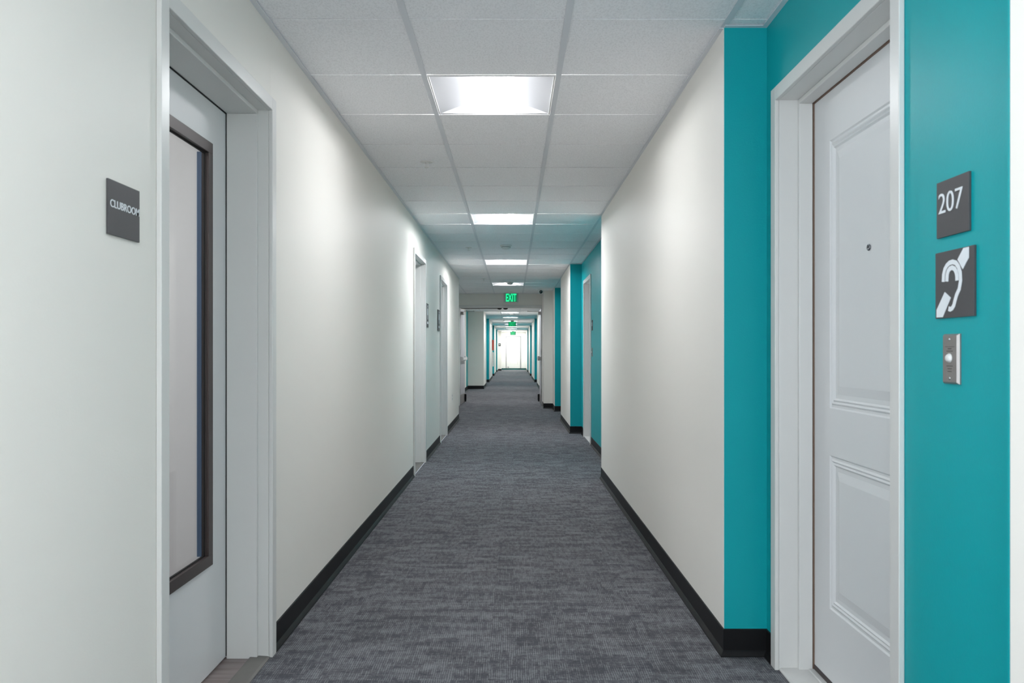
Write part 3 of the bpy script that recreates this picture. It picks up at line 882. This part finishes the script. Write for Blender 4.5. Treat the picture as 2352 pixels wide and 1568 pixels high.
# ------------------------------------------------------------------ ceiling lights
def make_light(mat):
    root = empty('ceiling_light', (-0.1, 0, CEIL))
    Wl, Ll = 0.292, 0.290           # half sizes
    bm = bmesh.new()
    def prof(x): return 0.078 * (1 - (abs(x) / (Wl - 0.004)) ** 1.5)
    n = 14
    xs = [0.105 + (Wl - 0.006 - 0.105) * i / n for i in range(n + 1)]
    for s in (-1, 1):
        prev = None
        for x in xs:
            a = bm.verts.new((s * x, -Ll, prof(x) + 0.002)); b = bm.verts.new((s * x, Ll, prof(x) + 0.002))
            if prev: bm.faces.new((prev[0], a, b, prev[1]))
            prev = (a, b)
    obj('reflector', bm, M['reflector'], root, smooth=True)
    xs2 = [-(Wl - 0.004) + 2 * (Wl - 0.004) * i / 24 for i in range(25)]
    for y0, y1 in ((-Ll - 0.004, -Ll), (Ll, Ll + 0.004)):
        bm = bmesh.new()
        prism(bm, [(-(Wl - 0.004), 0.0005)] + [((Wl - 0.004), 0.0005)] + [(x, prof(x) + 0.004) for x in reversed(xs2[1:-1])], y0, y1, lambda p, d: (p[0], d, p[1]))
        obj('end_plate', bm, M['reflector'], root)
    bm = bmesh.new()
    box(bm, -Wl, -Wl + 0.007, -Ll - 0.004, Ll + 0.004, -0.0005, 0.004); box(bm, Wl - 0.007, Wl, -Ll - 0.004, Ll + 0.004, -0.0005, 0.004)
    box(bm, -Wl, Wl, -Ll - 0.010, -Ll, -0.0005, 0.004); box(bm, -Wl, Wl, Ll, Ll + 0.010, -0.0005, 0.004)
    obj('trim_frame', bm, M['frame'], root)
    bm = bmesh.new()
    pr = []
    for i in range(13):
        x = -0.105 + 0.21 * i / 12
        pr.append((x, prof(0.105) + 0.001 - 0.028 * (1 - (x / 0.105) ** 2)))
    prism(bm, pr + [(0.105, prof(0.105) + 0.006), (-0.105, prof(0.105) + 0.006)], -Ll + 0.001, Ll - 0.001, lambda p, d: (p[0], d, p[1]))
    obj('lens', bm, mat, root)
    return root
protos = {}
names = {-11: 'square ceiling light panel far behind the viewer', -5: 'square ceiling light panel just above the viewer',
         1: 'largest lit square panel in the corridor ceiling, nearest in view',
         7: 'lit ceiling panel, second from the viewer, before the first smoke detector',
         13: 'lit ceiling panel, third from the viewer, just past the first smoke detector',
         19: 'lit ceiling panel, fourth from the viewer, just in front of the exit sign header'}
ordn = ['first', 'second', 'third', 'fourth', 'fifth', 'sixth', 'seventh', 'eighth', 'ninth', 'tenth']
for i, k in enumerate(FAR_ROWS + END_ROWS): names[k] = '%s lit ceiling panel beyond the open double doors' % ordn[i]
for k in ALL_L:
    key = str(k) if k in LIGHT_ROWS else ('far' if k in FAR_ROWS else ('last' if k > 72 else 'end'))
    if key not in protos:
        protos[key] = make_light(M['lens_' + key]); o = protos[key]
    else:
        o = copy_tree(protos[key])
    o.location = (-0.10, row_y(k) + TILE / 2, CEIL + 0.003)
    tag(o, names[k], 'ceiling light', 'square lit panels in the corridor ceiling')

# the clubroom behind the glass has a small lamp of its own
root = empty('room_light', (-2.0, 2.2, 2.497)); tag(root, 'flat ceiling lamp in the room behind the glazed door', 'ceiling light')
bm = bmesh.new(); lathe(bm, [(0.17, 0), (0.17, 0.02), (0.15, 0.03), (0, 0.03)], (0, 0, 0), (0, 0, -1), 24)
obj('housing', bm, M['frame'], root)
bm = bmesh.new(); lathe(bm, [(0.145, 0.0305), (0.12, 0.045), (0, 0.052)], (0, 0, 0), (0, 0, -1), 24)
M['lamp_room'] = emit('room_lamp', (1, 0.98, 0.97, 1), 40)
obj('diffuser', bm, M['lamp_room'], root)

# ------------------------------------------------------------------ detectors and sprinklers
def make_detector():
    root = empty('smoke_detector', (0, 0, CEIL))
    bm = bmesh.new(); lathe(bm, [(0.068, 0.0005), (0.068, 0.010), (0.060, 0.016)], (0, 0, 0), (0, 0, -1), 28)
    obj('base', bm, M['white_plastic'], root)
    bm = bmesh.new(); lathe(bm, [(0.056, 0.016), (0.054, 0.030), (0.044, 0.042), (0.020, 0.048), (0, 0.049)], (0, 0, 0), (0, 0, -1), 28)
    obj('sensor_head', bm, M['white_plastic'], root, smooth=True)
    bm = bmesh.new(); lathe(bm, [(0.0552, 0.020), (0.0552, 0.027)], (0, 0, 0), (0, 0, -1), 28)
    tag(obj('vent_ring', bm, M['grey_plastic'], root), 'grey vent slot ring')
    return root
det = make_detector()
for i, (x, y, lab) in enumerate(((-0.087, 9.42, 'round smoke detector between the second and third ceiling lights'),
                                 (-0.060, 14.45, 'round smoke detector at the near edge of the fourth ceiling light'),
                                 (-0.055, 26.4, 'round smoke detector on the ceiling beyond the double doors'))):
    o = det if i == 0 else copy_tree(det)
    o.location = (x, y, CEIL + 0.002); tag(o, lab, 'smoke detector', 'smoke detectors on the corridor ceiling')
def make_sprinkler():
    root = empty('sprinkler_head', (0, 0, CEIL))
    bm = bmesh.new(); lathe(bm, [(0.042, 0.0), (0.040, 0.003), (0.020, 0.005), (0.014, 0.004), (0, 0.003)], (0, 0, 0), (0, 0, -1), 24)
    obj('escutcheon', bm, M['white_plastic'], root)
    bm = bmesh.new()
    lathe(bm, [(0.008, 0.003), (0.008, 0.012), (0.003, 0.014), (0.003, 0.030), (0, 0.031)], (0, 0, 0), (0, 0, -1), 12)
    for s in (-1, 1): box(bm, s * 0.012 - 0.0015, s * 0.012 + 0.0015, -0.002, 0.002, -0.034, -0.004)
    box(bm, -0.0135, 0.0135, -0.002, 0.002, -0.036, -0.033)
    obj('frame_arms', bm, M['white_plastic'], root)
    bm = bmesh.new(); lathe(bm, [(0.014, 0.037), (0.014, 0.0385), (0, 0.039)], (0, 0, 0), (0, 0, -1), 16)
    obj('deflector', bm, M['white_plastic'], root)
    return root
sp = make_sprinkler()
for i, (x, y, lab) in enumerate(((-0.573, 5.28, 'white sprinkler head in the left ceiling column, nearest the viewer'),
                                 (-0.537, 9.63, 'sprinkler head left of the first smoke detector'),
                                 (-0.508, 13.75, 'sprinkler head left of the fourth ceiling light'),
                                 (-0.456, 25.1, 'sprinkler head on the ceiling beyond the double doors'))):
    o = sp if i == 0 else copy_tree(sp)
    o.location = (x, y, CEIL + 0.002); tag(o, lab, 'sprinkler', 'sprinkler heads in the corridor ceiling')

# ------------------------------------------------------------------ exit signs
def exit_sign(x, y, ztop, label, bright, w=0.305, h=0.19, lm='green', house='signgrey'):
    root = empty('exit_sign', (x, y, ztop - h)); tag(root, label, 'exit sign', 'EXIT signs hanging from the corridor ceiling')
    z0 = -0.0
    bm = bmesh.new(); box(bm, -w / 2, w / 2, 0, 0.045, 0, h)
    obj('housing', bm, M[house], root, bevel=0.004)
    bm = bmesh.new(); cw = 0.03 if bright else 0.07
    box(bm, -cw, cw, 0.0, 0.045, h, CEIL - ztop + h - 0.0005)
    obj('canopy', bm, M['white_plastic' if bright else 'grey_plastic'], root)
    if True:
        bm = bmesh.new(); m_ = 0.035 if bright else 0.0
        box(bm, -w / 2 + m_, w / 2 - m_, -0.002, -0.0003, m_ * 0.3, h - m_ * 0.3)
        obj('face_panel', bm, M['green_dim'], root)
    bm = text_mesh('EXIT', 0.215, 0.162, 0.002, lambda p, d: (-0.1075 + p[0], -0.0035 + d if False else -0.0035 - d + 0.001, (h - 0.162) / 2 + p[1]), 0.018)
    obj('lettering', bm, M[lm], root)
exit_sign(-0.045, 16.62, 2.388, 'lit green EXIT sign hanging in front of the header', True)
exit_sign(-0.045, 32.2, 2.375, 'green EXIT sign beyond the double doors, larger of the two', False, lm='green_far')
exit_sign(-0.015, 48.6, 2.385, 'green EXIT sign near the bright end wall, smallest', False, lm='green_far', h=0.21, w=0.33)

# ------------------------------------------------------------------ camera dome
root = empty('security_camera', (0.555, 16.05, CEIL)); tag(root, 'white dome security camera with black lens on the ceiling beside the header', 'camera')
bm = bmesh.new(); lathe(bm, [(0.058, 0.0), (0.058, 0.012), (0.050, 0.018), (0.030, 0.022)], (0, 0, 0), (0, 0, -1), 24)
obj('mounting_base', bm, M['white_plastic'], root, smooth=True)
bm = bmesh.new()
lathe(bm, [(0.0, -0.050), (0.022, -0.046), (0.040, -0.030), (0.050, -0.005), (0.050, 0.010), (0.045, 0.022), (0.036, 0.026), (0.0, 0.026)], (0, 0, -0.052), (0, -1, -0.12), 24)
obj('housing', bm, M['white_plastic'], root, smooth=True)
bm = bmesh.new(); lathe(bm, [(0.034, 0.0262), (0.032, 0.032), (0.018, 0.037), (0, 0.039)], (0, 0, -0.052), (0, -1, -0.12), 24)
tag(obj('lens', bm, M['lens'], root, smooth=True), 'glossy black lens')

# ------------------------------------------------------------------ far corridor details
root = empty('fire_cabinet', (XLF, 34.9, 1.22)); tag(root, 'red fire cabinet on the left wall beyond the double doors', 'fire cabinet')
bm = bmesh.new(); box(bm, 0.0008, 0.075, -0.13, 0.13, 0, 0.46)
obj('cabinet_body', bm, M['red'], root, bevel=0.006)
bm = bmesh.new(); box(bm, 0.0755, 0.080, -0.10, 0.10, 0.04, 0.42)
obj('door', bm, M['red'], root, bevel=0.002)
bm = bmesh.new(); box(bm, 0.0805, 0.092, -0.085, -0.07, 0.18, 0.26)
obj('handle', bm, M['chrome'], root)
root = empty('wall_cabinet', (XLF, 34.9, 0.52)); tag(root, 'pale low cabinet on the wall under the red fire cabinet', 'cabinet')
bm = bmesh.new(); box(bm, 0.0008, 0.065, -0.15, 0.15, 0, 0.62)
obj('cabinet_body', bm, M['frame'], root, bevel=0.006)
bm = bmesh.new(); box(bm, 0.0655, 0.070, -0.13, 0.13, 0.03, 0.59)
obj('door', bm, M['grey_plastic'], root, bevel=0.002)
root = empty('wall_sign', (-0.84, 48.9, 1.50)); tag(root, 'small dark sign on the grey pier near the far end', 'sign')
bm = bmesh.new(); box(bm, -0.07, 0.07, -0.012, -0.0008, 0, 0.17)
obj('plate', bm, M['sign'], root)
bm = bmesh.new(); box(bm, -0.04, 0.04, -0.0135, -0.0122, 0.08, 0.11)
obj('lettering', bm, M['letter'], root)
